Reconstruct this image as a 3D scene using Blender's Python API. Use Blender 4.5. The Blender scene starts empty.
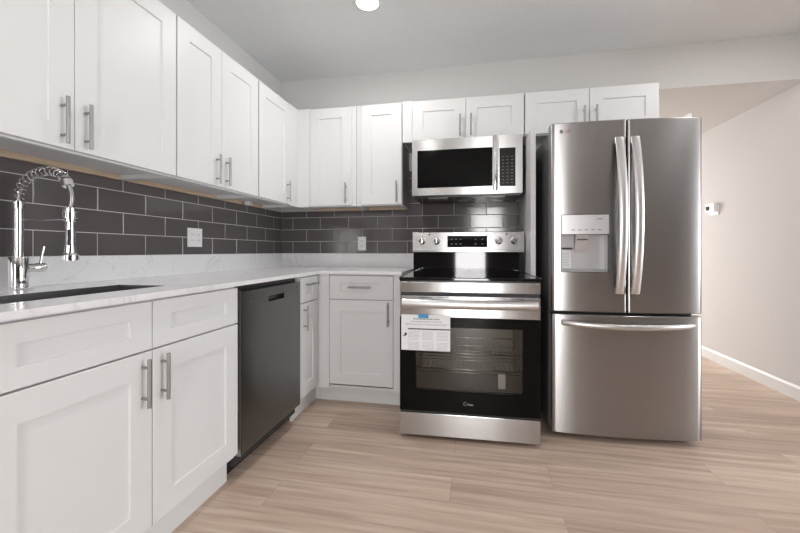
import bpy, bmesh, math, random
from math import sin, cos, pi, radians
from mathutils import Vector, Matrix
random.seed(7)
S = bpy.context.scene
COL = S.collection

# ---------------------------------------------------------------- camera
CX, CY, CZ = 1.696, -3.0966, 1.062
YAW = 0.1965
cam = bpy.data.cameras.new('camera'); co = bpy.data.objects.new('camera', cam); COL.objects.link(co)
co.location = (CX, CY, CZ); co.rotation_euler = (pi/2, 0, YAW)
cam.sensor_width = 36.0; cam.sensor_fit = 'HORIZONTAL'; cam.lens = 378.4/800*36.0
cam.shift_y = -(266.5-250.8)/800.0
cam.clip_start = 0.02
S.camera = co
# ---------------------------------------------------------------- view
S.view_settings.view_transform = 'Standard'; S.view_settings.look = 'None'
S.view_settings.gamma = 1.0; S.view_settings.use_curve_mapping = False
S.view_settings.exposure = .85
# ---------------------------------------------------------------- world
W = bpy.data.worlds.new('World'); S.world = W; W.use_nodes = True
W.node_tree.nodes['Background'].inputs[0].default_value = (0.85, 0.92, 1.0, 1)
W.node_tree.nodes['Background'].inputs[1].default_value = 1.0

def area(name, loc, rot, sx, sy, power, color=(1, 1, 1), shape='RECTANGLE', spread=None):
    l = bpy.data.lights.new(name, 'AREA'); l.shape = shape; l.size = sx
    if shape in ('RECTANGLE', 'ELLIPSE'): l.size_y = sy
    l.energy = power; l.color = color
    if spread: l.spread = spread
    o = bpy.data.objects.new(name, l); o.location = loc; o.rotation_euler = rot; COL.objects.link(o)
    return o
# light of the window behind the viewer, then added side room and hall fill
area('daylight_and_fill', (1.995, -7.60, 1.17), (pi/2, 0, 0), 0.84, 2.1, 80, (1.0, 0.98, 0.97))
area('daylight_and_fill', (6.92, -2.5, 1.35), (pi/2, 0, pi/2), 2.6, 1.9, 90, (0.98, 0.99, 1.0))  # added side fill for the ceiling and left cabinets, no known source
area('daylight_and_fill', (2.4, 4.14, 1.3), (-pi/2, 0, 0), 1.6, 1.5, 85, (1.0, 0.96, 0.94))  # added hall fill that lifts the right wall
LAMPS = [(1.058, -0.895), (1.058, -3.1), (3.35, -0.895)]
LAMP_W = 3.6

# ================================================================ materials
def mat(name, base=(.8, .8, .8), rough=.5, metal=0.0, spec=None, emit=None, estr=0, coat=0, aniso=0):
    m = bpy.data.materials.new(name); m.use_nodes = True
    b = m.node_tree.nodes['Principled BSDF']
    b.inputs['Base Color'].default_value = (*base, 1); b.inputs['Roughness'].default_value = rough
    b.inputs['Metallic'].default_value = metal
    if spec is not None: b.inputs['Specular IOR Level'].default_value = spec
    if emit: b.inputs['Emission Color'].default_value = (*emit, 1); b.inputs['Emission Strength'].default_value = estr
    if coat: b.inputs['Coat Weight'].default_value = coat; b.inputs['Coat Roughness'].default_value = .05
    return m
def nt(m): return m.node_tree.nodes, m.node_tree.links, m.node_tree.nodes['Principled BSDF']
def noise_col(m, c1, c2, scale=(5, 5, 5), nscale=1.0, detail=4, lo=.35, hi=.65, bump=0, rough=None):
    n, l, b = nt(m)
    tc = n.new('ShaderNodeTexCoord'); mp = n.new('ShaderNodeMapping'); mp.inputs['Scale'].default_value = scale
    l.new(tc.outputs['Object'], mp.inputs[0])
    nz = n.new('ShaderNodeTexNoise'); nz.inputs['Scale'].default_value = nscale; nz.inputs['Detail'].default_value = detail
    l.new(mp.outputs[0], nz.inputs[0])
    cr = n.new('ShaderNodeValToRGB'); cr.color_ramp.elements[0].position = lo; cr.color_ramp.elements[1].position = hi
    cr.color_ramp.elements[0].color = (*c1, 1); cr.color_ramp.elements[1].color = (*c2, 1)
    l.new(nz.outputs[0], cr.inputs[0]); l.new(cr.outputs[0], b.inputs['Base Color'])
    if rough:
        mr = n.new('ShaderNodeMapRange'); mr.inputs[3].default_value = rough[0]; mr.inputs[4].default_value = rough[1]
        l.new(nz.outputs[0], mr.inputs[0]); l.new(mr.outputs[0], b.inputs['Roughness'])
    if bump:
        bp = n.new('ShaderNodeBump'); bp.inputs['Strength'].default_value = bump; bp.inputs['Distance'].default_value = .002
        l.new(nz.outputs[0], bp.inputs['Height']); l.new(bp.outputs[0], b.inputs['Normal'])
    return m

M = {}
M['wall'] = noise_col(mat('wall_paint', rough=.85), (.64, .632, .62), (.66, .652, .64), (60, 60, 60), bump=.05)
M['ceil'] = noise_col(mat('ceiling_paint', rough=.9), (.83, .85, .865), (.85, .87, .885), (40, 40, 40), bump=.06)
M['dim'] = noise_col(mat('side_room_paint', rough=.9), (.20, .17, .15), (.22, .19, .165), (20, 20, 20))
M['trim'] = mat('trim_white', (.78, .78, .77), .4)
M['cab'] = mat('cabinet_white_paint', (.735, .74, .745), .40)
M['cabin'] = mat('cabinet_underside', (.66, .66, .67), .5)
M['side'] = mat('cabinet_grey_side', (.50, .50, .50), .5)
M['birch'] = noise_col(mat('raw_birch', rough=.6), (.52, .40, .28), (.66, .53, .39), (4, 4, 60), nscale=2)
M['handle'] = mat('brushed_nickel', (.36, .355, .35), .34, 1)
M['chrome'] = mat('chrome', (.82, .82, .83), .08, 1)
M['tile'] = mat('charcoal_tile', (.115, .101, .102), .10)
M['grout'] = mat('grout', (.55, .54, .53), .9)
M['black'] = mat('black_enamel', (.012, .012, .013), .25)
M['blackglass'] = mat('black_glass', (.006, .006, .007), .04)
M['doorglass'] = mat('black_door_glass', (.004, .004, .004), .06, spec=.12)
M['strap'] = mat('satin_handle', (.62, .615, .61), .34, 1)
M['silver'] = mat('silver_panel', (.60, .60, .61), .38, .55)
M['blackp'] = mat('black_plastic', (.02, .02, .022), .5)
M['paper'] = mat('paper', (.85, .86, .88), .7)
M['ink'] = mat('ink', (.35, .36, .40), .7)
M['inkd'] = mat('ink_dark', (.02, .02, .05), .7)
M['blue'] = mat('blue_tape', (.05, .33, .62), .5)
M['plast'] = mat('white_plastic', (.84, .84, .84), .35)
M['slot'] = mat('slot_dark', (.04, .04, .04), .6)
M['lcd'] = mat('lcd', (.05, .055, .055), .7, spec=.1)
M['print'] = mat('light_print', (.55, .56, .58), .5)
M['pgrey'] = mat('grey_print', (.22, .22, .23), .5)
M['lamp'] = mat('lamp_disc', (1, 1, 1), .5, emit=(1, .98, .95), estr=14)
M['gasket'] = mat('gasket', (.03, .03, .032), .6)
M['fside'] = mat('fridge_side', (.10, .10, .105), .38, .3)
M['cavity'] = mat('oven_cavity', (.50, .47, .42), .45)
M['wire'] = mat('oven_rack_steel', (.75, .74, .72), .25, 1)
M['logo'] = mat('logo_pink', (.45, .12, .2), .4)

def steel(name, base, rough, aniso=.85):
    m = mat(name, base, rough, 1)
    n, l, b = nt(m)
    b.inputs['Anisotropic'].default_value = aniso
    vt = n.new('ShaderNodeVectorTransform'); vt.vector_type = 'VECTOR'; vt.convert_from = 'OBJECT'; vt.convert_to = 'WORLD'
    vt.inputs[0].default_value = (0, 0, 1); l.new(vt.outputs[0], b.inputs['Tangent'])
    tc = n.new('ShaderNodeTexCoord'); mp = n.new('ShaderNodeMapping'); mp.inputs['Scale'].default_value = (9, 9, .6)
    l.new(tc.outputs['Object'], mp.inputs[0])
    nz = n.new('ShaderNodeTexNoise'); nz.inputs['Scale'].default_value = 1; nz.inputs['Detail'].default_value = 1
    l.new(mp.outputs[0], nz.inputs[0])
    bp = n.new('ShaderNodeBump'); bp.inputs['Strength'].default_value = .25; bp.inputs['Distance'].default_value = .002
    l.new(nz.outputs[0], bp.inputs['Height']); l.new(bp.outputs[0], b.inputs['Normal'])
    return m
M['steel'] = steel('stainless', (.49, .487, .483), .25)
M['fsteel'] = steel('fridge_stainless', (.385, .378, .375), .30)
M['dsteel'] = steel('dishwasher_dark_steel', (.21, .21, .21), .28)
M['sink'] = steel('sink_steel', (.27, .27, .28), .3, 0)

def glassy(name, tint, f=.25):
    m = bpy.data.materials.new(name); m.use_nodes = True; n = m.node_tree.nodes; l = m.node_tree.links; n.clear()
    o = n.new('ShaderNodeOutputMaterial'); t = n.new('ShaderNodeBsdfTransparent'); t.inputs[0].default_value = (*tint, 1)
    g = n.new('ShaderNodeBsdfGlossy'); g.inputs['Roughness'].default_value = .03; g.inputs[0].default_value = (.9, .9, .9, 1)
    mx = n.new('ShaderNodeMixShader'); fr = n.new('ShaderNodeFresnel'); fr.inputs[0].default_value = 1.4
    l.new(fr.outputs[0], mx.inputs[0]); l.new(t.outputs[0], mx.inputs[1]); l.new(g.outputs[0], mx.inputs[2]); l.new(mx.outputs[0], o.inputs[0])
    return m
M['ovenglass'] = glassy('oven_window_glass', (.80, .79, .77))
M['windowglass'] = glassy('window_glass', (.95, .95, .95))

# quartz
q = mat('white_quartz', rough=.18); n, l, b = nt(q)
tc = n.new('ShaderNodeTexCoord'); n1 = n.new('ShaderNodeTexNoise'); n1.inputs['Scale'].default_value = 3.0; n1.inputs['Detail'].default_value = 8; n1.inputs['Distortion'].default_value = 1.6
l.new(tc.outputs['Object'], n1.inputs[0])
c1 = n.new('ShaderNodeValToRGB'); e = c1.color_ramp.elements
e[0].position = .485; e[0].color = (.80, .80, .81, 1); e[1].position = .515; e[1].color = (.80, .80, .81, 1)
k = e.new(.5); k.color = (.70, .70, .715, 1)
l.new(n1.outputs[0], c1.inputs[0])
n2 = n.new('ShaderNodeTexNoise'); n2.inputs['Scale'].default_value = 60; n2.inputs['Detail'].default_value = 5
l.new(tc.outputs['Object'], n2.inputs[0])
mxc = n.new('ShaderNodeMix'); mxc.data_type = 'RGBA'; mxc.blend_type = 'OVERLAY'; mxc.inputs[0].default_value = .12
l.new(c1.outputs[0], mxc.inputs[6]); l.new(n2.outputs[0], mxc.inputs[7]); l.new(mxc.outputs[2], b.inputs['Base Color'])
M['quartz'] = q

# plank floor
fm = mat('plank_floor', rough=.42); n, l, b = nt(fm)
tc = n.new('ShaderNodeTexCoord')
br = n.new('ShaderNodeTexBrick'); br.offset = .37; br.offset_frequency = 2
br.inputs['Scale'].default_value = 1; br.inputs['Brick Width'].default_value = 1.22; br.inputs['Row Height'].default_value = .18
br.inputs['Mortar Size'].default_value = .0012; br.inputs['Mortar Smooth'].default_value = .3; br.inputs['Bias'].default_value = 0
br.inputs['Color1'].default_value = (.0, .0, .0, 1); br.inputs['Color2'].default_value = (1, 1, 1, 1); br.inputs['Mortar'].default_value = (.5, .5, .5, 1)
mo = n.new('ShaderNodeMapping'); mo.inputs['Location'].default_value = (.4, .05, 0)
l.new(tc.outputs['Object'], mo.inputs[0]); l.new(mo.outputs[0], br.inputs[0])
mp = n.new('ShaderNodeMapping'); mp.inputs['Scale'].default_value = (1.7, 32, 1); l.new(tc.outputs['Object'], mp.inputs[0])
ad = n.new('ShaderNodeVectorMath'); ad.operation = 'ADD'; sc = n.new('ShaderNodeVectorMath'); sc.operation = 'SCALE'; sc.inputs['Scale'].default_value = 7
l.new(br.outputs[0], sc.inputs[0]); l.new(mp.outputs[0], ad.inputs[0]); l.new(sc.outputs[0], ad.inputs[1])
g1 = n.new('ShaderNodeTexNoise'); g1.inputs['Scale'].default_value = 1.0; g1.inputs['Detail'].default_value = 7; g1.inputs['Distortion'].default_value = .3
l.new(ad.outputs[0], g1.inputs[0])
cr = n.new('ShaderNodeValToRGB'); cr.color_ramp.elements[0].position = .30; cr.color_ramp.elements[1].position = .68
cr.color_ramp.elements[0].color = (.43, .31, .24, 1); cr.color_ramp.elements[1].color = (.65, .51, .415, 1)
l.new(g1.outputs[0], cr.inputs[0])
m1 = n.new('ShaderNodeMix'); m1.data_type = 'RGBA'; m1.blend_type = 'OVERLAY'; m1.inputs[0].default_value = .13
l.new(cr.outputs[0], m1.inputs[6]); l.new(br.outputs[0], m1.inputs[7])
m2 = n.new('ShaderNodeMix'); m2.data_type = 'RGBA'; m2.inputs[7].default_value = (.27, .2, .155, 1)
mm = n.new('ShaderNodeMath'); mm.operation = 'MULTIPLY'; mm.inputs[1].default_value = .6
l.new(br.outputs['Fac'], mm.inputs[0]); l.new(mm.outputs[0], m2.inputs[0]); l.new(m1.outputs[2], m2.inputs[6])
l.new(m2.outputs[2], b.inputs['Base Color'])
bp = n.new('ShaderNodeBump'); bp.inputs['Strength'].default_value = .08; bp.inputs['Distance'].default_value = .002
l.new(g1.outputs[0], bp.inputs['Height']); l.new(bp.outputs[0], b.inputs['Normal'])
M['floor'] = fm

# ================================================================ mesh helpers
class MB:
    def __init__(s): s.bm = bmesh.new()
    def box(s, x0, x1, y0, y1, z0, z1, bev=0, mi=0):
        r = bmesh.ops.create_cube(s.bm, size=1)
        vs = r['verts']
        for v in vs:
            v.co = Vector((x0+(v.co.x+.5)*(x1-x0), y0+(v.co.y+.5)*(y1-y0), z0+(v.co.z+.5)*(z1-z0)))
        fs = {f for v in vs for f in v.link_faces}
        for f in fs: f.material_index = mi
        if bev:
            es = list({e for v in vs for e in v.link_edges})
            rr = bmesh.ops.bevel(s.bm, geom=es, offset=bev, segments=2, affect='EDGES', profile=.6)
            for f in rr['faces']: f.material_index = mi
        return s
    def prism(s, pts, axis, a0, a1, mi=0):
        def P(p, a):
            return {'x': (a, p[0], p[1]), 'y': (p[0], a, p[1]), 'z': (p[0], p[1], a)}[axis]
        v0 = [s.bm.verts.new(P(p, a0)) for p in pts]; v1 = [s.bm.verts.new(P(p, a1)) for p in pts]
        n = len(pts); fs = [s.bm.faces.new(v0), s.bm.faces.new(v1[::-1])]
        for i in range(n): fs.append(s.bm.faces.new((v0[i], v1[i], v1[(i+1) % n], v0[(i+1) % n])))
        for f in fs: f.material_index = mi
        return s
    def tube(s, path, r, seg=12, mi=0, cap=True, flat=None):
        path = [Vector(p) for p in path]; n = len(path); rings = []
        rr = r if isinstance(r, (list, tuple)) else [r]*n
        up = None
        for i, p in enumerate(path):
            t = (path[min(i+1, n-1)]-path[max(i-1, 0)]).normalized()
            if up is None:
                up = Vector((0, 0, 1)) if abs(t.z) < .9 else Vector((1, 0, 0))
            a = (up - t*up.dot(t)).normalized(); up = a; bb = t.cross(a)
            ring = []
            for k in range(seg):
                th = 2*pi*k/seg; ca, sb = cos(th), sin(th)
                if flat:
                    ring.append(s.bm.verts.new(p + a*ca*rr[i]*flat[0] + bb*sb*rr[i]*flat[1]))
                else: ring.append(s.bm.verts.new(p + a*ca*rr[i] + bb*sb*rr[i]))
            rings.append(ring)
        for i in range(n-1):
            for k in range(seg):
                f = s.bm.faces.new((rings[i][k], rings[i][(k+1) % seg], rings[i+1][(k+1) % seg], rings[i+1][k])); f.material_index = mi; f.smooth = True
        if cap:
            s.bm.faces.new(rings[0][::-1]).material_index = mi; s.bm.faces.new(rings[-1]).material_index = mi
        return s
    def lathe(s, prof, c=(0, 0, 0), axis='z', seg=24, mi=0):
        rings = []
        for r, h in prof:
            ring = []
            for k in range(seg):
                th = 2*pi*k/seg; a, b_ = r*cos(th), r*sin(th)
                p = {'z': (a, b_, h), 'y': (a, h, b_), 'x': (h, a, b_)}[axis]
                ring.append(s.bm.verts.new(Vector(c)+Vector(p)))
            rings.append(ring)
        for i in range(len(rings)-1):
            for k in range(seg):
                f = s.bm.faces.new((rings[i][k], rings[i][(k+1) % seg], rings[i+1][(k+1) % seg], rings[i+1][k])); f.material_index = mi; f.smooth = True
        s.bm.faces.new(rings[0]).material_index = mi; s.bm.faces.new(rings[-1]).material_index = mi
        return s
    def quad(s, pts, mi=0):
        s.bm.faces.new([s.bm.verts.new(p) for p in pts]).material_index = mi; return s
    def build(s, name, m, parent=None, loc=None, smooth_ang=None):
        bmesh.ops.recalc_face_normals(s.bm, faces=s.bm.faces)
        me = bpy.data.meshes.new(name); s.bm.to_mesh(me); s.bm.free()
        for x in (m if isinstance(m, (list, tuple)) else [m]): me.materials.append(M[x])
        if any(p.use_smooth for p in me.polygons):
            fl = [p.use_smooth for p in me.polygons]; me.set_sharp_from_angle(angle=radians(38)); me.polygons.foreach_set('use_smooth', fl)
        o = bpy.data.objects.new(name, me); COL.objects.link(o)
        if parent: o.parent = parent
        if loc: o.location = loc
        return o
def tag(o, label=None, cat=None, group=None, kind=None):
    if label: o['label'] = label
    if cat: o['category'] = cat
    if group: o['group'] = group
    if kind: o['kind'] = kind
    return o
def empty(name, loc=(0, 0, 0), rz=0, label=None, cat=None, group=None):
    o = bpy.data.objects.new(name, None); o.empty_display_size = .1; COL.objects.link(o)
    o.location = loc; o.rotation_euler = (0, 0, rz); return tag(o, label, cat, group)
def struct(name, mb, m): return tag(mb.build(name, m), kind='structure')
def text_mesh(name, s, size, m, parent, loc, rot=(pi/2, 0, 0), ext=.0004):
    cu = bpy.data.curves.new(name, 'FONT'); cu.body = s; cu.size = size; cu.extrude = ext; cu.align_x = 'CENTER'; cu.align_y = 'CENTER'
    t = bpy.data.objects.new(name, cu); COL.objects.link(t)
    me = bpy.data.meshes.new_from_object(t.evaluated_get(bpy.context.evaluated_depsgraph_get()))
    bpy.data.objects.remove(t); o = bpy.data.objects.new(name, me); me.materials.clear(); me.materials.append(M[m])
    COL.objects.link(o); o.parent = parent; o.location = loc; o.rotation_euler = rot
    return o

# ================================================================ room shell
CEIL = 2.562; HALL = 2.248; RX = 3.95; YB = -7.5; WEND = 2.96
struct('floor', MB().box(-.12, 6.9, YB-.12, 4.1, -.1, 0), 'floor')
struct('ceiling', MB().box(-.12, 6.9, YB-.12, 0, CEIL, CEIL+.1), 'ceil')
struct('ceiling', MB().box(.9, RX, .12, 4.1, HALL, HALL+.1), 'wall')
struct('wall_back', MB().box(0, WEND, 0, .12, 0, CEIL).box(WEND, RX, 0, .12, HALL, CEIL), 'wall')
struct('wall_right', MB().box(RX, RX+.12, -1.0, 4.1, 0, CEIL), 'wall')
def windowed(name, m, horiz, p0, p1, a0, a1, openings, ztop, numbers, slab_to=None):
    """a wall between planes p0 and p1 from a0 to a1 with window openings (b0, b1, z0, z1)"""
    mb = MB()
    def bx(u0, u1, v0, v1, z0, z1, t=None):
        t = t or mb
        if horiz: t.box(u0, u1, v0, v1, z0, z1)
        else: t.box(v0, v1, u0, u1, z0, z1)
    u = a0
    for b0, b1, z0, z1 in openings:
        bx(u, b0, p0, p1, 0, ztop); bx(b0, b1, p0, p1, 0, z0); bx(b0, b1, p0, p1, z1, ztop); u = b1
    bx(u, a1, p0, p1, 0, ztop); struct(name, mb, m)
    q0, q1 = p0+.3*(p1-p0), p0+.7*(p1-p0)
    for (b0, b1, z0, z1), nm in zip(openings, numbers):
        w = MB(); f = .045
        bx(b0, b0+f, q0, q1, z0, z1, w); bx(b1-f, b1, q0, q1, z0, z1, w); bx(b0+f, b1-f, q0, q1, z0, z0+f, w); bx(b0+f, b1-f, q0, q1, z1-f, z1, w)
        n_ = max(1, round((b1-b0)/.9))
        for k_ in range(1, n_): c_ = b0+(b1-b0)*k_/n_; bx(c_-.02, c_+.02, q0, q1, z0+f, z1-f, w)
        wi = struct(nm, w, 'trim'); g_ = MB(); m_ = (q0+q1)/2
        bx(b0+f, b1-f, m_-.002, m_+.002, z0+f, z1-f, g_); g_.build('window_pane', 'windowglass', wi)
windowed('wall_front', 'dim', True, YB-.12, YB, -.12, 6.9, [(1.575, 2.415, .10, 2.25)], CEIL, ['window_1'])
windowed('wall_side_room', 'dim', False, 6.8, 6.9, YB, -1.0, [(-3.8, -1.2, .4, 2.3)], CEIL, ['added_window_2'])  # window opening added to let fill light into the unseen side room
struct('wall_side_room_back', MB().box(RX+.12, 6.8, -1.0, -.9, 0, CEIL), 'dim')
struct('wall_left', MB().box(-.12, 0, YB, .12, 0, CEIL), 'wall')
windowed('wall_hall', 'wall', True, 4.0, 4.12, .8, RX, [(1.6, 3.2, .55, 2.05)], HALL, ['added_window_3'])  # unseen window added as the source of the hall fill
struct('wall_hall_left', MB().box(.8, .9, .12, 4.0, 0, HALL), 'wall')
bb = MB().prism([(RX, .0), (RX-.014, .0), (RX-.014, .085), (RX-.006, .10), (RX, .10)], 'y', -.98, 4.0)
struct('baseboard_right', bb, 'trim')
struct('baseboard_back', MB().box(2.90, WEND, -.014, 0, 0, .10).box(WEND, WEND+.014, -.014, .12, 0, .10), 'trim')

# ================================================================ tile backsplash
TP, TH, TZ0 = .256, .1038, 1.041
def tiles(name, L, joint0, clip, horiz, label):
    """clip: list of (a0,a1,z1) ranges; tile boxes lie proud of a grout slab"""
    mb = MB(); g = .0036; rnd = random.Random(3)
    for a0, a1, z1 in clip:
        for r in range(0, 9):
            za, zb = TZ0+r*TH, TZ0+(r+1)*TH-g
            if za >= z1-.004: break
            zb = min(zb, z1)
            off = joint0 + (TP/2 if r % 2 else 0)
            k = math.floor((a0-off)/TP)-1
            while True:
                xa, xb = off+k*TP+g/2, off+(k+1)*TP-g/2; k += 1
                if xa > a1-.004: break
                if xb < a0+.004: continue
                xa, xb = max(xa, a0), min(xb, a1)
                t = .0085 + rnd.uniform(-.0002, .0002); d1, d2 = rnd.uniform(-.00022, .00022), rnd.uniform(-.00015, .00015)
                # front face slightly pillowed at the edges
                e_ = .0016
                def P(a, d, z): return (a, -d, z) if horiz else (d, a, z)
                o4 = [(xa, za), (xb, za), (xb, zb), (xa, zb)]; i4 = [(xa+e_, za+e_), (xb-e_, za+e_), (xb-e_, zb-e_), (xa+e_, zb-e_)]
                B0 = [mb.bm.verts.new(P(p[0], .006, p[1])) for p in o4]
                B1 = [mb.bm.verts.new(P(p[0], t-.0009, p[1])) for p in o4]
                B2 = [mb.bm.verts.new(P(p[0], t+(d1 if i in (0, 3) else -d1)+(d2 if i < 2 else -d2), p[1])) for i, p in enumerate(i4)]
                for q4 in range(4):
                    j = (q4+1) % 4
                    mb.bm.faces.new((B0[q4], B0[j], B1[j], B1[q4])); mb.bm.faces.new((B1[q4], B1[j], B2[j], B2[q4]))
                mb.bm.faces.new(B2); mb.bm.faces.new(B0[::-1])
    for a0, a1, z1 in clip:
        if horiz: mb.box(a0, a1, -.007, -.0006, TZ0-.002, z1, mi=1)
        else: mb.box(.0006, .007, a0, a1, TZ0-.002, z1, mi=1)
    o = mb.build(name, ['tile', 'grout']); return tag(o, label, 'backsplash')
tiles('tile_backsplash', 0, .1187, [(.009, 1.155, 1.404), (1.155, 2.033, 1.72)], True, 'charcoal subway tile backsplash on the back wall behind the stove')
tiles('tile_backsplash', 0, -.139, [(-3.2, -.009, 1.404)], False, 'charcoal subway tile backsplash on the left wall behind the faucet')

# ================================================================ worktop + sink
CT, CB = .924, .904
SX0, SX1, SY0, SY1 = .258, .492, -2.44, -1.795
cz = MB()
def slab(mb, x0, x1, y0, y1): mb.box(x0, x1, y0, y1, CB, CT)
YS = -3.2
slab(cz, .0, SX0, YS, -.655); slab(cz, SX1, .655, YS, -.655); slab(cz, SX0, SX1, YS, SY0); slab(cz, SX0, SX1, SY1, -.655)
slab(cz, 0, 1.222, -.655, 0)
cz.bm.verts.ensure_lookup_table()
bmesh.ops.remove_doubles(cz.bm, verts=cz.bm.verts, dist=1e-5)
wt = cz.build('worktop', 'quartz'); tag(wt, 'white veined quartz worktop running in an L around the corner', 'worktop')
us = MB().box(.0001, .02, YS, -.0001, CT+.0002, 1.0395, .001).box(.0205, 1.222, -.02, -.0001, CT+.0002, 1.0395, .001).build('upstand', 'quartz', wt)
sk = MB(); d = .19; t = -.0015; zr = CT-.0015
sk.quad([(SX0-t, SY0-t, zr), (SX0-t, SY1+t, zr), (SX0+.01, SY1-.01, CT-d), (SX0+.01, SY0+.01, CT-d)])
sk.quad([(SX1+t, SY0-t, zr), (SX1+t, SY1+t, zr), (SX1-.01, SY1-.01, CT-d), (SX1-.01, SY0+.01, CT-d)])
sk.quad([(SX0-t, SY0-t, zr), (SX1+t, SY0-t, zr), (SX1-.01, SY0+.01, CT-d), (SX0+.01, SY0+.01, CT-d)])
sk.quad([(SX0-t, SY1+t, zr), (SX1+t, SY1+t, zr), (SX1-.01, SY1-.01, CT-d), (SX0+.01, SY1-.01, CT-d)])
sk.quad([(SX0+.01, SY0+.01, CT-d), (SX1-.01, SY0+.01, CT-d), (SX1-.01, SY1-.01, CT-d), (SX0+.01, SY1-.01, CT-d)])
bmesh.ops.remove_doubles(sk.bm, verts=sk.bm.verts, dist=1e-5)
so = sk.build('sink', 'sink'); sm = so.modifiers.new('s', 'SOLIDIFY'); sm.thickness = .0015; sm.offset = 0
tag(so, 'stainless steel undermount sink set into the worktop below the faucet', 'sink')
MB().lathe([(.045, 0), (.045, .003), (.03, .003), (.028, .001)], c=((SX0+SX1)/2, (SY0+SY1)/2, CT-d+.001)).build('drain', 'chrome', so)

# ================================================================ faucet
fx, fy = .085, -2.03
fa = empty('kitchen_faucet', (fx, fy, CT), 0, 'chrome spring-neck pull-down faucet standing behind the sink', 'faucet')
MB().box(-.032, .032, -.034, .034, .0005, .006, .002).build('base_plate', 'chrome', fa)
MB().lathe([(.027, .006), (.0275, .01), (.0275, .112), (.026, .116), (.015, .116)]).build('body', 'chrome', fa)
MB().lathe([(.0145, .114), (.0145, .29), (.017, .292), (.017, .315), (.0115, .317)]).build('stem', 'chrome', fa)
# arc of the neck
x1, zt = .222, 1.238-CT
def arc(u):  # u 0..1 from stem top over to the coupler
    a = pi*(1-u)
    cx_ = x1/2; rx_ = x1/2
    x = cx_+rx_*cos(a)
    z = zt + .090*sin(a)**.85 + .030*u
    return Vector((x, 0, z))
core = [arc(i/40) for i in range(41) if i <= 38]
MB().tube([Vector((0, 0, zt-.01))]+core, .0062, 10).build('hose', 'handle', fa)
sp = []; turns = 15; N = turns*16
L = [arc(i/200) for i in range(181)]
for i in range(N+1):
    u = i/N*(len(L)-2); j = int(u); fr = u-j; p = L[j].lerp(L[j+1], fr); tg = (L[j+1]-L[j]).normalized()
    bn = Vector((0, 1, 0)); nn = tg.cross(bn); th = 2*pi*turns*i/N
    sp.append(p + (nn*cos(th)+bn*sin(th))*.0145)
MB().tube(sp, .0022, 6).build('spring', 'chrome', fa)
pe = arc(.90); pd = (arc(.95)-arc(.88)).normalized()
MB().tube([pe-pd*.012, pe-pd*.01, pe+pd*.012, pe+pd*.014], [.014, .018, .018, .014], 20).build('coupler', 'chrome', fa)
hz = 1.21-CT
pts = []
hx = x1+.008
for i in range(13):
    u = i/12; p = pe.lerp(Vector((hx, 0, hz)), u); p.x += .012*sin(pi*u); pts.append(p)
MB().tube(pts, .0075, 12).build('spout_tube', 'handle', fa)
MB().lathe([(.012, hz+.002), (.017, hz), (.017, hz-.045), (.014, hz-.047), (.0145, hz-.12), (.018, hz-.155), (.026, hz-.163), (.026, hz-.180), (.022, hz-.182)], c=(hx, 0, 0)).build('spray_head', 'chrome', fa)
MB().box(hx+.008, hx+.0165, -.0165, -.008, hz-.13, hz-.075, .002).build('spray_button', 'blackp', fa)
az = 1.171-CT
MB().tube([(0, 0, az), (hx-.016, 0, az+.002)], .0035, 10).build('support_arm', 'chrome', fa)
MB().lathe([(.0185, hz-.012), (.0205, hz-.014), (.0205, hz-.034), (.0185, hz-.036)], c=(hx, 0, 0)).build('holder_ring', 'chrome', fa)
lv = MB().lathe([(.015, .02), (.015, .052), (.0165, .054), (.0165, .082), (.014, .084)], c=(0, 0, .075), axis='y').build('valve', 'chrome', fa)
MB().tube([(0, .07, .088), (0, .074, .115), (0, .082, .155)], [.0055, .0045, .005], 10).build('lever', 'chrome', lv)

# ================================================================ cabinets
def shaker(w, h, sx=.08, sz=.08, t=.02, rec=.0065):
    """door with its back face at y=0 and front at y=-t; lower left corner at the origin"""
    mb = MB(); bm = mb.bm; e_ = .0015
    def ring(x0, x1, z0, z1, y): return [bm.verts.new(p) for p in ((x0, y, z0), (x1, y, z0), (x1, y, z1), (x0, y, z1))]
    R = [ring(0, w, 0, h, 0), ring(0, w, 0, h, -t+e_), ring(e_, w-e_, e_, h-e_, -t), ring(sx, w-sx, sz, h-sz, -t),
         ring(sx+.0015, w-sx-.0015, sz+.0015, h-sz-.0015, -t+rec)]
    for a, b_ in zip(R, R[1:]):
        for k in range(4): bm.faces.new((a[k], a[(k+1) % 4], b_[(k+1) % 4], b_[k]))
    bm.faces.new(R[0][::-1]); bm.faces.new(R[-1]); return mb
def bar_handle(parent, x, z, vertical=True, L=.158, t=.02):
    mb = MB(); y = -t-.028; h = L/2; p = .32*L*1.0
    if vertical:
        mb.tube([(x, y, z-h), (x, y, z+h)], .0062, 14)
        for s_ in (-1, 1): mb.tube([(x, -t+.0005, z+s_*p), (x, y, z+s_*p)], .0048, 10)
    else:
        mb.tube([(x-h, y, z), (x+h, y, z)], .0062, 14)
        for s_ in (-1, 1): mb.tube([(x+s_*p, -t+.0005, z), (x+s_*p, y, z)], .0048, 10)
    return mb.build('handle', 'handle', parent)
def door(parent, name, x, z, w, h, D, handle=None, sx=.08, sz=.08, HL=.158):
    o = shaker(w, h, min(sx, w*.3), sz).build(name, 'cab', parent, (x, -D, z))
    if handle: bar_handle(o, handle[1], handle[2], handle[0] == 'v', HL)
    return o
UB, UT = 1.406, 2.176; DZ0, DZ1 = 1.413, 2.170
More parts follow.
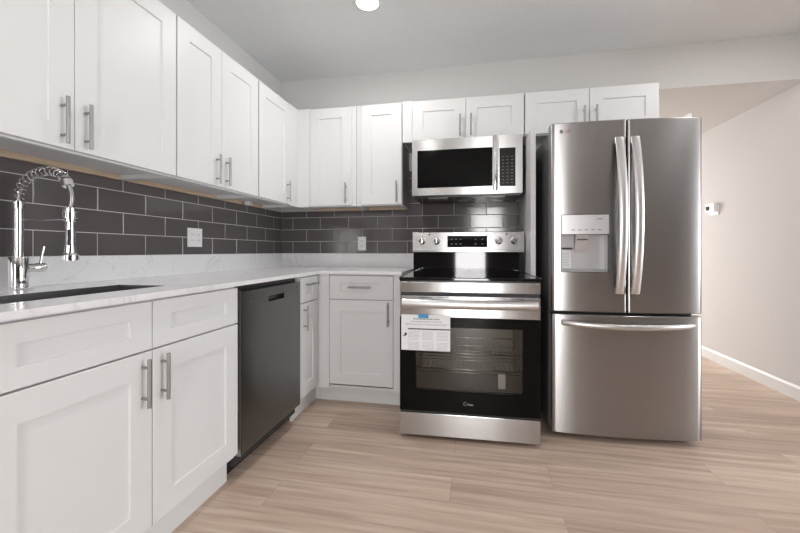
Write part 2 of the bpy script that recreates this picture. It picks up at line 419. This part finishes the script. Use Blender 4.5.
def upper(loc, rz, w, D, z0, z1, doors, label, hlen=.158, rail=True, side=None, group=None, back=.009):
    """doors: list of (x0, x1, handle_x or None)"""
    r = empty('wall_cabinet', loc, rz, label, 'wall cabinet', group)
    mb = MB(); y1 = -back
    mb.box(0, .018, -D+.001, y1, z0, z1); mb.box(w-.018, w, -D+.001, y1, z0, z1); mb.box(.018, w-.018, -D+.001, y1, z1-.018, z1)
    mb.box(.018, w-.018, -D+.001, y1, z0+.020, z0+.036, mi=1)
    mb.box(.018, w-.018, -D+.001, -D+.019, z0, z0+.02)
    mb.box(.018, w-.018, -D+.001, -D+.02, z0+.036, z1-.018)
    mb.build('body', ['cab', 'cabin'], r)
    if rail: MB().box(.019, w-.019, y1-.018, y1-.001, z0-.003, z0+.0195).build('mounting_rail', 'birch', r)
    if side == 'r': MB().box(w, w+.002, -D+.002, y1, z0, z1).build('side_panel', 'side', r)
    for x0, x1, hx_ in doors:
        h = (z1-.006)-(z0+.007)
        if hx_ is None: door(r, 'door', x0, z0+.007, x1-x0, h, D)
        else: door(r, 'door', x0, z0+.007, x1-x0, h, D, ('v', hx_-x0, .012+hlen/2), HL=hlen)
    return r
HP = pi/2
D0 = .302
def left_upper(y0, y1, doors, label, extra=None):
    r = upper((0, y0, 0), HP, y1-y0, D0, UB, UT, [(a-y0, b_-y0, (h-y0) if h is not None else None) for a, b_, h in doors], label)
    return r
left_upper(-3.20, -2.482, [(-3.197, -2.845, -2.885), (-2.842, -2.485, -2.80)], 'white double-door shaker wall cabinet nearest the viewer past the left frame edge')
left_upper(-2.479, -1.560, [(-2.477, -2.021, -2.064), (-2.019, -1.562, -1.985)], 'large white two-door shaker wall cabinet above the faucet')
left_upper(-1.557, -.876, [(-1.555, -1.238, -1.283), (-1.235, -.879, -1.203)], 'white two-door shaker wall cabinet in the middle of the left wall')
cc = left_upper(-.869, -.329, [(-.866, -.455, -.500)], 'single-door white shaker wall cabinet on the left wall next to the corner')
MB().box(.416, .548, -D0-.018, -D0+.0005, UB, UT).build('filler', 'cab', cc)
# back wall uppers
DB = .302
ca = upper((.327, 0, 0), 0, .470, DB, UB, UT, [(.096, .437, .395)], 'tall narrow white shaker wall cabinet on the back wall next to the corner')
MB().box(-.0065, .094, -DB-.018, -DB+.0005, UB, UT).build('filler', 'cab', ca)
cb_ = upper((.800, 0, 0), 0, .357, DB, UB, UT, [(.042, .356, .319)], 'tall narrow white shaker wall cabinet directly left of the microwave', side='r')
MBZ = 1.871
cm = upper((1.163, 0, 0), 0, .870, DB, MBZ, UT, [(.073, .464, .425), (.467, .867, .5025)], 'short white two-door shaker cabinet above the microwave', hlen=.155, rail=False)
MB().box(.0, .071, -DB-.018, -DB+.0005, MBZ, UT).build('filler', 'cab', cm)
cf = upper((2.037, 0, 0), 0, .848, DB, MBZ, UT, [(.002, .419, .384), (.422, .845, .4615)], 'short white two-door shaker cabinet above the refrigerator', hlen=.155, rail=False)
# tall end panel
pn = MB().box(2.035, 2.065, -.62, -.0005, .0, 1.827, .001).build('end_panel', 'cab'); tag(pn, 'tall white end panel between the stove and the refrigerator', 'panel')
# cable clip under the corner cabinet
cl = MB().box(.05, .085, -.62, -.575, 1.396, 1.4235, .003).box(.085, .0852, -.604, -.592, 1.402, 1.414, mi=1).build('cable_box', ['plast', 'slot'])
tag(cl, 'small pale wiring box fixed under the cabinet beside the corner', 'junction box')

# ---- base cabinets
BD = .61; TZ = .115; BT = .903
def base(loc, rz, w, fronts, label, fill=(), carc=(0, None), toe=None):
    r = empty('base_cabinet', loc, rz, label, 'base cabinet')
    w1 = carc[1] if carc[1] is not None else w
    mb = MB(); a = carc[0]
    mb.box(a, a+.018, -BD+.001, -.021, TZ, BT).box(w1-.018, w1, -BD+.001, -.021, TZ, BT)
    mb.box(a+.018, w1-.018, -BD+.001, -.021, TZ, TZ+.018).box(a+.018, w1-.018, -.039, -.021, TZ+.018, BT)
    mb.box(a+.018, w1-.018, -BD+.001, -BD+.02, BT-.022, BT).box(a+.018, w1-.018, -BD+.001, -BD+.02, .715, .750)
    mb.build('body', 'cab', r)
    ta, tb = toe or (a, w1); rc = .038 if rz else .065
    MB().box(ta, tb, -BD+rc, -BD+rc+.015, .0, TZ-.001).build('toe_kick', 'cab', r)
    for kind, x0, x1, z0, z1, hd in fronts:
        o = door(r, kind, x0, z0, x1-x0, z1-z0, BD, hd, sz=(.052 if kind != 'door' else .08))
    for x0, x1 in fill: MB().box(x0, x1, -BD-.018, -BD+.0005, TZ, BT).build('filler', 'cab', r)
    return r
FZ0, FZ1, LZ0, LZ1 = .733, .893, .135, .727
# sink cabinet y -2.472..-1.545
y0 = -2.476
base((0, y0, 0), HP, .934, [('drawer_front', .002, .465, FZ0, FZ1, None), ('drawer_front', .468, .932, FZ0, FZ1, None),
     ('door', .002, .465, LZ0, LZ1, ('v', .424, .495)), ('door', .468, .932, LZ0, LZ1, ('v', .036, .495))],
     'large white two-door shaker base cabinet under the sink')
base((0, -3.2, 0), HP, .72, [('drawer_front', .002, .718, FZ0, FZ1, ('h', .36, .08)), ('door', .002, .358, LZ0, LZ1, ('v', .32, .50)), ('door', .361, .718, LZ0, LZ1, ('v', .04, .50))],
     'white shaker base cabinet nearest the viewer past the left frame edge')
# drawer cabinet by the corner
base((0, -.912, 0), HP, .280, [('drawer', .003, .270, FZ0, FZ1, ('h', .134, .112)), ('door', .003, .270, LZ0, LZ1, ('v', .046, .50))],
     'narrow white base cabinet with one drawer between dishwasher and corner')
# back run
base((.612, 0, 0), 0, .596, [('drawer', .097, .545, FZ0, FZ1, ('h', .221, .082)), ('door', .097, .545, LZ0+.012, LZ1, ('v', .417, .49))],
     'white base cabinet with one drawer directly left of the stove', fill=((.0, .094), (.548, .596)))

tb_ = MB().prism([(.557, -.631), (.572, -.631), (.572, -.545), (.611, -.545), (.611, -.530), (.557, -.530)], 'z', 0, TZ-.001).build('toe_board', 'cab')
tag(tb_, 'short white toe board at the floor in the inner corner of the base cabinets', 'toe board')

# ================================================================ dishwasher
dw = empty('dishwasher', (0, -1.530, 0), HP, 'dark stainless dishwasher built in under the left worktop', 'dishwasher')
MB().box(.002, .604, -.600, -.03, .06, .880).build('tub', 'blackp', dw)
dp = MB()
# front panel with the pocket cut-out
X0, X1, Z0, Z1 = .008, .600, .118, .872
hx0, hx1, hz0, hz1 = .238, .402, .795, .826
dp.box(X0, hx0, -.637, -.601, hz0, hz1).box(hx1, X1, -.637, -.601, hz0, hz1).box(X0, X1, -.637, -.601, Z0, hz0).box(X0, X1, -.637, -.601, hz1, Z1)
bmesh.ops.remove_doubles(dp.bm, verts=dp.bm.verts, dist=1e-5)
dpo = dp.build('door_panel', 'dsteel', dw)
MB().box(hx0-.001, hx1+.001, -.6385, -.634, hz0-.002, hz0+.001).build('pocket_lip', 'handle', dw)
MB().box(hx0+.001, hx1-.001, -.612, -.603, hz0+.001, hz1-.001).build('handle_pocket', 'black', dw)
MB().box(.001, .0065, -.634, -.601, .112, .878).build('edge_trim', 'handle', dw)
pr = MB()
for i in range(2):
    pr.box(.048, .105, -.6374, -.6368, .846-i*.014, .8485-i*.014)
pr.build('control_print', 'slot', dw); pr = MB()
for i in range(4):
    for j in range(3): pr.box(.125+i*.018, .134+i*.018, -.6374, -.6368, .848-j*.012, .851-j*.012)
pr.build('control_print', 'slot', dw); pr = MB()
for j in range(3): pr.box(.49, .505, -.6374, -.6368, .85-j*.014, .853-j*.014)
pr.build('control_print', 'slot', dw); pr = MB()
pr.box(.548, .556, -.6374, -.6368, .836, .856); pr.box(.548, .556, -.6374, -.6368, .812, .820)
pr.build('control_print', 'slot', dw)
MB().box(.0, .604, -.545, -.53, .004, .108).build('toe_plate', 'black', dw)
MB().box(.0, .606, -.60, -.04, .8815, .9025).build('top_gap_fill', 'black', dw)  # black block put in the dark gap under the worktop

# ================================================================ range
RW = .382
rg = empty('electric_range', (1.657, -.975, .002), radians(1.7), 'freestanding stainless electric range with black glass top pulled out from the wall', 'stove')
MB().box(-RW+.002, -.302, .045, .64, .022, .893).box(.302, RW-.002, .045, .64, .022, .893).box(-.302, .302, .505, .64, .022, .893).box(-.302, .302, .045, .505, .022, .253).box(-.302, .302, .045, .505, .652, .893).build('body', 'black', rg)
for x in (-.33, .33):
    for y in (.08, .58): MB().lathe([(.018, .0005), (.018, .0215)], c=(x, y, 0), seg=14).build('foot', 'blackp', rg)
ct = MB().box(-RW-.002, RW+.002, -.012, .585, .8935, .911, .004).build('cooktop', 'blackglass', rg)
for (x, y, r) in ((-.18, .15, .105), (.19, .15, .085), (-.18, .42, .075), (.19, .42, .105)):
    mb = MB(); s_ = 48
    ri = [mb.bm.verts.new((x+r*cos(2*pi*k/s_), y+r*sin(2*pi*k/s_), .9103)) for k in range(s_)]
    ro = [mb.bm.verts.new((x+(r-.003)*cos(2*pi*k/s_), y+(r-.003)*sin(2*pi*k/s_), .9103)) for k in range(s_)]
    for k in range(s_): mb.bm.faces.new((ri[k], ri[(k+1) % s_], ro[(k+1) % s_], ro[k]))
    mb.build('burner_ring', 'pgrey', ct)
for s_ in (-1, 1): MB().box(*( (-RW-.004, -RW+.006) if s_ < 0 else (RW-.006, RW+.004)), -.008, .585, .9095, .914, .0015).build('edge_trim', 'steel', ct)
MB().box(-RW, RW, .0, .044, .886, .8935, .001).build('front_rim', 'black', rg)
MB().box(-RW, RW, -.004, .044, .827, .8855, .003).build('front_strip', 'steel', rg)
MB().box(-RW+.004, RW-.004, .012, .044, .808, .8265).build('vent_gap', 'blackp', rg)
# backguard
MB().box(-.382, .382, .590, .640, .9105, 1.058).build('backguard', 'blackglass', rg)
co_ = MB().prism([(.572, 1.060), (.583, 1.190), (.588, 1.194), (.645, 1.194), (.645, 1.060)], 'x', -.386, .386).build('control_console', 'steel', rg)
MB().box(-.386, .386, .566, .60, 1.050, 1.070, .003).build('console_lip', 'steel', rg)
def cy_(z): return .572+(z-1.060)*(.011/.130)
MB().prism([(cy_(1.085)-.001, 1.085), (cy_(1.166)-.001, 1.166), (cy_(1.166)+.003, 1.166), (cy_(1.085)+.003, 1.085)], 'x', -.138, .138).build('display', 'blackglass', co_)
for i in range(5):
    for j in range(2):
        x = (-.114, -.083, -.052, .052, .098)[i]
        MB().box(x, x+.012, cy_(1.128)-.0028, cy_(1.128)+.001, 1.107+j*.033, 1.110+j*.033).build('display_mark', 'print', co_)
for i, x in enumerate((-.319, -.216, .216, .319)):
    kb = MB().lathe([(.026, .0), (.026, -.004), (.021, -.007), (.019, -.026), (.016, -.029)], c=(0, 0, 0), axis='y', seg=28).build('knob', 'chrome', co_, (x, cy_(1.128)-.0005, 1.130))
    MB().box(-.003, .003, -.036, -.026, -.017, .017, .001).build('knob_grip', 'chrome', kb)
    mk = MB()
    for q_ in range(-3, 4):
        a = q_*.55; mk.box(.033*sin(a)-.0012, .033*sin(a)+.0012, -.0006, .0006, .033*cos(a)-.0012, .033*cos(a)+.0012)
    mk.build('knob_marks', 'slot', kb)
for x in (-.268, .268):
    MB().prism([(x-.009, 1.180), (x+.009, 1.180), (x, 1.169)], 'y', cy_(1.175)-.0014, cy_(1.175)+.0005).build('burner_mark', 'slot', co_)
# door
dr = MB()
wx, wz0, wz1 = .290, .275, .632
dr.box(-RW, RW, .0, .040, .632, .688).box(-RW, RW, .0, .040, .160, .275).box(-RW, -wx, .0, .040, wz0, wz1).box(wx, RW, .0, .040, wz0, wz1)
bmesh.ops.remove_doubles(dr.bm, verts=dr.bm.verts, dist=1e-5)
dro = dr.build('oven_door', 'doorglass', rg)
MB().box(-RW, RW, -.002, .040, .6885, .807, .003).build('door_band', 'steel', dro)
MB().box(-wx+.001, wx-.001, .010, .014, wz0+.001, wz1-.001).build('door_glass', 'ovenglass', dro)
vs_ = MB()
for i in range(6): vs_.box(-.27+i*.1, -.20+i*.1, -.0026, -.001, .797, .8005)
vs_.build('vent_slots', 'slot', dro)
hd = MB(); pth = []
for i in range(25):
    u = i/24; x = -.360+.72*u; pth.append((x, -.052-.006*sin(pi*u), .771-.004*sin(pi*u)))
hd.tube(pth, .0235, 16, flat=(1, .5))
for s_ in (-1, 1): hd.box(s_*.352-.012, s_*.352+.012, -.050, -.001, .759, .783, .003)
hd.build('door_handle', 'strap', dro)
# cavity
cv = MB(); c0, c1, cy0, cy1, cz0, cz1 = -.300, .300, .0405, .50, .255, .650
inn = MB()
inn.quad([(c0, cy1, cz0), (c1, cy1, cz0), (c1, cy1, cz1), (c0, cy1, cz1)]).quad([(c0, cy0, cz0), (c0, cy1, cz0), (c0, cy1, cz1), (c0, cy0, cz1)])
inn.quad([(c1, cy0, cz0), (c1, cy1, cz0), (c1, cy1, cz1), (c1, cy0, cz1)]).quad([(c0, cy0, cz0), (c1, cy0, cz0), (c1, cy1, cz0), (c0, cy1, cz0)]).quad([(c0, cy0, cz1), (c1, cy0, cz1), (c1, cy1, cz1), (c0, cy1, cz1)])
bmesh.ops.remove_doubles(inn.bm, verts=inn.bm.verts, dist=1e-5)
cvo = inn.build('oven_cavity', 'cavity', rg)
for zz in (.385, .475):
    rk = MB()
    rk.tube([(-.285, .06, zz), (.285, .06, zz)], .005, 8).tube([(-.285, .47, zz), (.285, .47, zz)], .003, 8).tube([(-.285, .06, zz-.018), (.285, .06, zz-.018)], .0025, 8)
    rk.tube([(-.285, .06, zz), (-.285, .47, zz)], .003, 8).tube([(.285, .06, zz), (.285, .47, zz)], .003, 8)
    for i in range(21): rk.tube([(-.26+i*.026, .06, zz+.001), (-.26+i*.026, .47, zz+.001)], .0016, 6)
    rk.tube([(-.285, .26, zz-.003), (.285, .26, zz-.003)], .002, 8)
    rk.build('oven_rack', 'wire', cvo)
MB().box(.165, .205, .050, .0515, .290, .372).build('pale_strip', 'paper', cvo)  # pale upright strip behind the oven window
text_mesh('maker_logo', 'Midea', .013, 'print', dro, (.012, -.0003, .2105))
mb = MB(); pts = [(-.016+.0085*cos(a), -.0004, .214+.0085*sin(a)) for a in [radians(x) for x in range(30, 330, 12)]]
mb.tube(pts, .0007, 6).build('maker_emblem', 'print', dro)
# drawer
MB().box(-RW, RW, -.002, .044, .022, .148, .003).build('storage_drawer', 'steel', rg)
MB().box(-RW+.002, RW-.002, .010, .044, .148, .160).build('drawer_gap', 'blackp', rg)
# taped notice
nx0, nx1, nz0, nz1 = -.373, -.098, .500, .700
no = MB().box(nx0, nx1, -.0045, -.0035, nz0, nz1).build('paper_notice', 'paper', None)
no.parent = None
no.location = rg.location; no.rotation_euler = rg.rotation_euler
tag(no, 'printed white notice taped to the upper left of the oven door', 'notice')
MB().box(-.275, -.218, -.0062, -.0048, .682, .703).build('tape', 'blue', no)
pk = MB()
def bar(x0, x1, z, h=.0018, mi=0): pk.box(x0, x1, -.0049, -.0046, z, z+h, mi=mi)
rr = random.Random(5)
for (xa, xb, z, h) in ((-.305, -.158, .673, .007), (-.318, -.145, .660, .004), (-.352, -.104, .648, .0022), (-.345, -.12, .642, .0022)):
    x = xa
    while x < xb-.006:
        w_ = rr.uniform(.006, .018); bar(x, min(x+w_, xb), z, h); x += w_+.003
bar(-.335, -.100, .617, .0065, 1)
for c_ in range(3):
    x0 = -.332+c_*.080
    for j in range(14):
        if j in (7,): continue
        x = x0; xe = x0+.068-rr.uniform(0, .012)
        while x < xe:
            w_ = rr.uniform(.004, .013); bar(x, min(x+w_, xe), .605-j*.0076, .0018); x += w_+.0025
pk.lathe([(.0075, -.0049), (.0075, -.0046)], c=(-.348, 0, .590), axis='y', seg=16, mi=1)
bar(-.364, -.346, .578, .004, 1)
pk.build('printed_text', ['ink', 'inkd'], no)

# ================================================================ microwave
mwv = empty('microwave_oven', (1.6300, -.010, 1.457), 0, 'stainless over-the-range microwave mounted under the short cabinet', 'microwave')
H = .4000; F_ = -.400
MB().box(-.379, .379, -.365, -.002, .002, H-.002, .002).build('case', 'black', mwv)
md = MB(); a, b_, c, d_ = -.342, .182, .053, .322
md.box(-.381, .221, F_, -.366, 0, c).box(-.381, .221, F_, -.366, d_, H).box(-.381, a, F_, -.366, c, d_).box(b_, .221, F_, -.366, c, d_)
bmesh.ops.remove_doubles(md.bm, verts=md.bm.verts, dist=1e-5)
mdo = md.build('door', 'steel', mwv)
MB().box(a+.0003, b_-.0003, F_+.003, -.372, c+.0003, d_-.0003).build('door_window', 'doorglass', mdo)
hh = MB(); hh.tube([(.200, F_-.034, .020), (.200, F_-.038, .07), (.200, F_-.038, .34), (.200, F_-.034, .390)], .016, 16, flat=(1, .5))
for z in (.05, .37): hh.box(.188, .204, F_-.03, F_+.0005, z-.008, z+.008)
hh.build('handle', 'chrome', mdo)
mc = MB(); a, b_, c, d_ = .2285, .335, .049, .312
mc.box(.2235, .381, F_, -.366, 0, c).box(.2235, .381, F_, -.366, d_, H).box(.2235, a, F_, -.366, c, d_).box(b_, .381, F_, -.366, c, d_)
bmesh.ops.remove_doubles(mc.bm, verts=mc.bm.verts, dist=1e-5)
mco = mc.build('control_panel', 'steel', mwv)
MB().box(a+.0003, b_-.0003, F_+.002, -.372, c+.0003, d_-.0003).build('keypad', 'blackglass', mco)
pr = MB()
for i in range(3):
    for j in range(9): pr.box(.245+i*.030, .259+i*.030, F_+.0012, F_+.0022, .070+j*.0225, .0735+j*.0225)
pr.build('keypad_print', 'pgrey', mco)
ug = MB().box(-.37, .37, -.385, -.03, -.014, .0015).build('underside', 'black', mwv)
MB().box(-.27, -.13, -.36, -.25, -.0165, -.0145).build('grease_filter', 'handle', ug)
MB().box(.13, .27, -.36, -.25, -.0165, -.0145).build('grease_filter', 'handle', ug)
MB().box(-.06, .06, -.20, -.12, -.0165, -.0145).build('cooktop_light', 'pgrey', ug)

# ================================================================ refrigerator
FW = .389
fr_ = empty('refrigerator', (2.507, -.800, 0), radians(3.2), 'stainless french-door refrigerator with bottom freezer drawer and water dispenser', 'refrigerator')
MB().box(-FW+.004, FW-.004, .082, .70, .03, 1.742, .004).build('case', 'fside', fr_)
MB().box(-FW+.02, FW-.02, .068, .083, .05, 1.738).build('door_gasket', 'gasket', fr_)
for x in (-.33, .33):
    for y in (.12, .62): MB().lathe([(.02, .0005), (.02, .0305)], c=(x, y, 0), seg=14).build('foot', 'blackp', fr_)
MB().box(-FW+.03, FW-.03, .095, .11, .012, .03).build('toe_grille', 'blackp', fr_)
def bow(x): return -.024*(1-(x/FW)**2)-.004*(1-(x/FW)**6)
def fdoor(x0, x1, z0, z1, name, hole=None, n=20):
    """bowed door panel; side edges rolled back"""
    mb = MB(); bm = mb.bm
    xs = [x0+(x1-x0)*i/n for i in range(n+1)]
    if hole: xs = sorted(set([x for x in xs if not (abs(x-hole[0]) < .008 or abs(x-hole[1]) < .008)]+[hole[0], hole[1]]))
    e_ = .006
    prof = [(x0, .014)]+[(x0+e_*.3, .005)]+[(x, bow(x)+.0) for x in [x0+e_]+[x for x in xs if x0+e_ < x < x1-e_]+[x1-e_]]+[(x1-e_*.3, .005), (x1, .014)]
    # keep the rolled edge tied to the bow
    prof[0] = (x0, bow(x0)+.010); prof[1] = (x0+.0015, bow(x0)+.003); prof[-2] = (x1-.0015, bow(x1)+.003); prof[-1] = (x1, bow(x1)+.010)
    zs = [z0, z0+.004] + ([hole[2], hole[3]] if hole else []) + [z1-.004, z1]
    G = []
    for k, z in enumerate(zs):
        o_ = .004 if k in (0, len(zs)-1) else 0
        G.append([bm.verts.new((x, y+o_, z)) for x, y in prof])
    for k in range(len(zs)-1):
        for i in range(len(prof)-1):
            if hole and k == 2 and prof[i][0] >= hole[0]-1e-6 and prof[i+1][0] <= hole[1]+1e-6: continue
            f = bm.faces.new((G[k][i], G[k][i+1], G[k+1][i+1], G[k+1][i])); f.smooth = True
    yb = .066
    Bk = [[bm.verts.new((x, yb, z)) for x in (x0, x1)] for z in (z0, z1)]
    bm.faces.new((Bk[0][0], Bk[0][1], Bk[1][1], Bk[1][0]))
    bm.faces.new([Bk[0][0]]+G[0]+[Bk[0][1]]); bm.faces.new(([Bk[1][0]]+G[-1]+[Bk[1][1]])[::-1])
    bm.faces.new([Bk[0][0], Bk[1][0]]+[g[0] for g in G[::-1]]); bm.faces.new([Bk[0][1], Bk[1][1]]+[g[-1] for g in G[::-1]])
    o = mb.build(name, 'fsteel', fr_)
    return o
DZa, DZb = .722, 1.782
hole = (-.335, -.092, .945, 1.262)
ld = fdoor(-FW, -.0035, DZa, DZb, 'left_door', hole)
rd = fdoor(.0035, FW, DZa, DZb, 'right_door')
fz = fdoor(-FW, FW, .036, .706, 'freezer_drawer', n=32)
# dispenser
h0, h1, h2, h3 = hole
yf = (bow(h0)+bow(h1))/2
ds = MB()
yr = .045
ds.quad([(h0, yr, h2), (h1, yr, h2), (h1, yr, 1.155), (h0, yr, 1.155)])
ds.quad([(h0, bow(h0), h2), (h0, yr, h2), (h0, yr, 1.155), (h0, bow(h0), 1.155)]).quad([(h1, bow(h1), h2), (h1, yr, h2), (h1, yr, 1.155), (h1, bow(h1), 1.155)])
ds.quad([(h0, bow(h0)-.0, h2), (h1, bow(h1)-.0, h2), (h1, yr, h2+.012), (h0, yr, h2+.012)])
dso = ds.build('dispenser_recess', 'silver', ld)
dpn = MB(); nn_ = 8
fv = []; 
for z in (1.155, h3):
    fv.append([dpn.bm.verts.new((h0+(h1-h0)*i/nn_, bow(h0+(h1-h0)*i/nn_)-.002, z)) for i in range(nn_+1)])
for i in range(nn_): dpn.bm.faces.new((fv[0][i], fv[0][i+1], fv[1][i+1], fv[1][i]))
bk = [[dpn.bm.verts.new((x, yr, z)) for x in (h0, h1)] for z in (1.155, h3)]
dpn.bm.faces.new([bk[0][0]]+fv[0]+[bk[0][1]]); dpn.bm.faces.new([bk[1][0]]+fv[1]+[bk[1][1]])
dpn.build('dispenser_panel', 'silver', ld)
fr2 = MB()
for (xa, xb, za, zb) in ((h0-.003, h0, h2-.003, h3+.003), (h1, h1+.003, h2-.003, h3+.003)):
    fr2.box(xa, xb, bow(xa)-.003, bow(xa)+.02, za, zb)
for z in (h2-.003, 1.152, h3):
    for i in range(nn_):
        xa = h0+(h1-h0)*i/nn_; xb = h0+(h1-h0)*(i+1)/nn_
        fr2.box(xa, xb, bow((xa+xb)/2)-.004, bow((xa+xb)/2)+.01, z, z+.003)
fr2.build('dispenser_frame', 'fside', ld)
pr = MB()
for i in range(5):
    x = h0+.05+i*.034; pr.box(x, x+.018, bow(x+.009)-.0032, bow(x+.009)-.0018, 1.176, 1.181)
pr.build('dispenser_print', 'pgrey', ld); pr = MB()
x = h1-.062; pr.box(x, x+.030, bow(x+.015)-.0032, bow(x+.015)-.0018, 1.236, 1.241)
pr.build('dispenser_print', 'pgrey', ld)
pd_ = MB().prism([(yr-.045, 1.155), (yr-.02, 1.06), (yr-.012, 1.06), (yr-.03, 1.155)], 'x', -.255, -.188).build('dispenser_paddle', 'silver', dso)
MB().box(-.248, -.195, yr-.046, yr-.038, 1.122, 1.127).build('spout_slot', 'slot', dso)
MB().box(-.332, -.270, yr-.004, yr-.002, .965, 1.068).build('sticker', 'paper', dso)
pr = MB()
for j in range(9): pr.box(-.327, -.275-random.uniform(0, .012), yr-.005, yr-.0035, .975+j*.0092, .977+j*.0092)
pr.build('sticker_text', 'ink', dso)
MB().box(-.334, -.266, yr-.02, yr-.001, 1.07, 1.08, .002).build('ledge', 'slot', dso)
# logo
lx, lz = -.335, 1.733
mb = MB(); mb.lathe([(.0105, bow(lx)-.001), (.0105, bow(lx)+.003)], c=(lx, 0, lz), axis='y', seg=20).build('maker_emblem', 'pgrey', ld)
text_mesh('maker_logo', 'LG', .026, 'logo', ld, (lx+.032, bow(lx+.032)-.0006, lz), rot=(pi/2, 0, radians(-8)))
# handles
def fhandle(parent, xb):
    pts = []; N_ = 28
    for i in range(N_+1):
        u = i/N_; s_ = max(0, sin(pi*u))
        pts.append((xb, bow(xb)-.020-.052*s_**.8, .830+.848*u))
    mb = MB(); mb.tube(pts, 1.0, 16, flat=(.023, .008))
    for k in (0, N_):
        p = pts[k]; z0 = p[2] if k == 0 else p[2]-.03
        mb.box(xb-.016, xb+.016, p[1]-.004, bow(xb)+.001, z0, z0+.03, .003)
    return mb.build('handle', 'strap', parent)
fhandle(ld, -.047); fhandle(rd, .033)
pts = []
for i in range(33):
    u = i/32; s_ = max(0, sin(pi*u)); x = -.335+.67*u
    pts.append((x, bow(x)-.018-.040*s_**.6, .662-.010*s_))
mb = MB(); mb.tube(pts, 1.0, 16, flat=(.015, .009))
for x in (-.325, .325): mb.box(x-.012, x+.012, bow(x)-.03, bow(x)+.001, .652, .672, .003)
mb.build('handle', 'strap', fz)
# hinge covers and the white wedge on top
for x in (-.345, .30):
    MB().prism([(x, .03), (x+.045, .03), (x+.045, .16), (x, .13)], 'z', 1.7425, 1.765).build('hinge_cover', 'fside', fr_)
wd = MB().prism([(2.793, 1.7835), (2.847, 1.7835), (2.847, 1.806), (2.832, 1.806)], 'y', -.775, -.745).build('foam_wedge', 'plast')
tag(wd, 'small white wedge of packing foam on the top right corner of the refrigerator', 'packing foam')

# ================================================================ outlets, thermostat, lamps
ol = MB().box(.716, .788, -.0155, -.0093, 1.066, 1.182, .002).build('wall_outlet', 'plast')
tag(ol, 'white double-socket outlet on the back wall tiles left of the stove', 'outlet')
for z in (1.104, 1.145):
    f = MB().box(.735, .769, -.0175, -.0150, z-.014, z+.014, .002).build('socket', 'plast', ol)
    MB().box(.744, .7465, -.0178, -.0172, z-.004, z+.007).box(.757, .7595, -.0178, -.0172, z-.004, z+.007).lathe([(.0025, -.0178), (.0025, -.0172)], c=(.752, 0, z-.009), axis='y', seg=10).build('slots', 'slot', f)
ol = MB().box(.0093, .0155, -1.130, -1.010, 1.086, 1.200, .002).build('wall_outlet', 'plast')
tag(ol, 'white wide outlet and switch plate on the left wall tiles above the dishwasher', 'outlet')
for y in (-1.095, -1.045):
    f = MB().box(.0150, .018, y-.017, y+.017, 1.110, 1.176, .002).build('socket', 'plast', ol)
    for z in (1.125, 1.158):
        MB().box(.0176, .0184, y-.008, y-.0055, z-.004, z+.006).box(.0176, .0184, y+.0055, y+.008, z-.004, z+.006).build('slots', 'pgrey', f)
th = MB().box(RX-.012, RX-.0002, .985, 1.115, 1.405, 1.50, .003).build('thermostat', 'plast')
tag(th, 'small white thermostat with a grey screen on the right wall', 'thermostat')
tb = MB().box(RX-.040, RX-.0115, 1.0, 1.13, 1.432, 1.515, .005).build('housing', 'plast', th)
MB().box(RX-.0425, RX-.0395, 1.065, 1.118, 1.452, 1.492).build('screen', 'lcd', tb)
labels = ['round recessed ceiling light at the top edge of the picture', 'recessed ceiling light above the viewer in the kitchen', 'recessed ceiling light in front of the refrigerator, out of frame',
          'recessed ceiling light behind the viewer on the right', 'recessed ceiling light behind the viewer on the left', 'recessed ceiling light in the side room']
for (x, y), lb in zip(LAMPS, labels):
    r = empty('ceiling_light', (x, y, CEIL), 0, lb, 'ceiling light')
    s_ = 40; mb = MB()
    mb.lathe([(.062, -.0005), (.064, -.006), (.082, -.004), (.085, -.0005)], seg=s_); mb.build('trim_ring', 'trim', r)
    MB().lathe([(.0635, -.0062), (.0635, -.0075), (.05, -.009)], seg=s_).build('diffuser', 'lamp', r)
    a = area('downlight', (0, 0, -.02), (0, 0, 0), .12, .12, LAMP_W, (1, .985, .965), 'DISK'); a.parent = r
# unseen hallway lamp, added to brighten the right wall
r = empty('ceiling_light', (2.6, 2.3, HALL), 0, 'added recessed ceiling light, unseen in the hallway behind the refrigerator', 'ceiling light')
MB().lathe([(.062, -.0005), (.064, -.006), (.082, -.004), (.085, -.0005)], seg=32).build('trim_ring', 'trim', r)
MB().lathe([(.0635, -.0062), (.0635, -.0075), (.05, -.009)], seg=32).build('diffuser', 'lamp', r)
a = area('downlight', (0, 0, -.02), (0, 0, 0), .12, .12, 10, (1, .93, .86), 'DISK'); a.parent = r
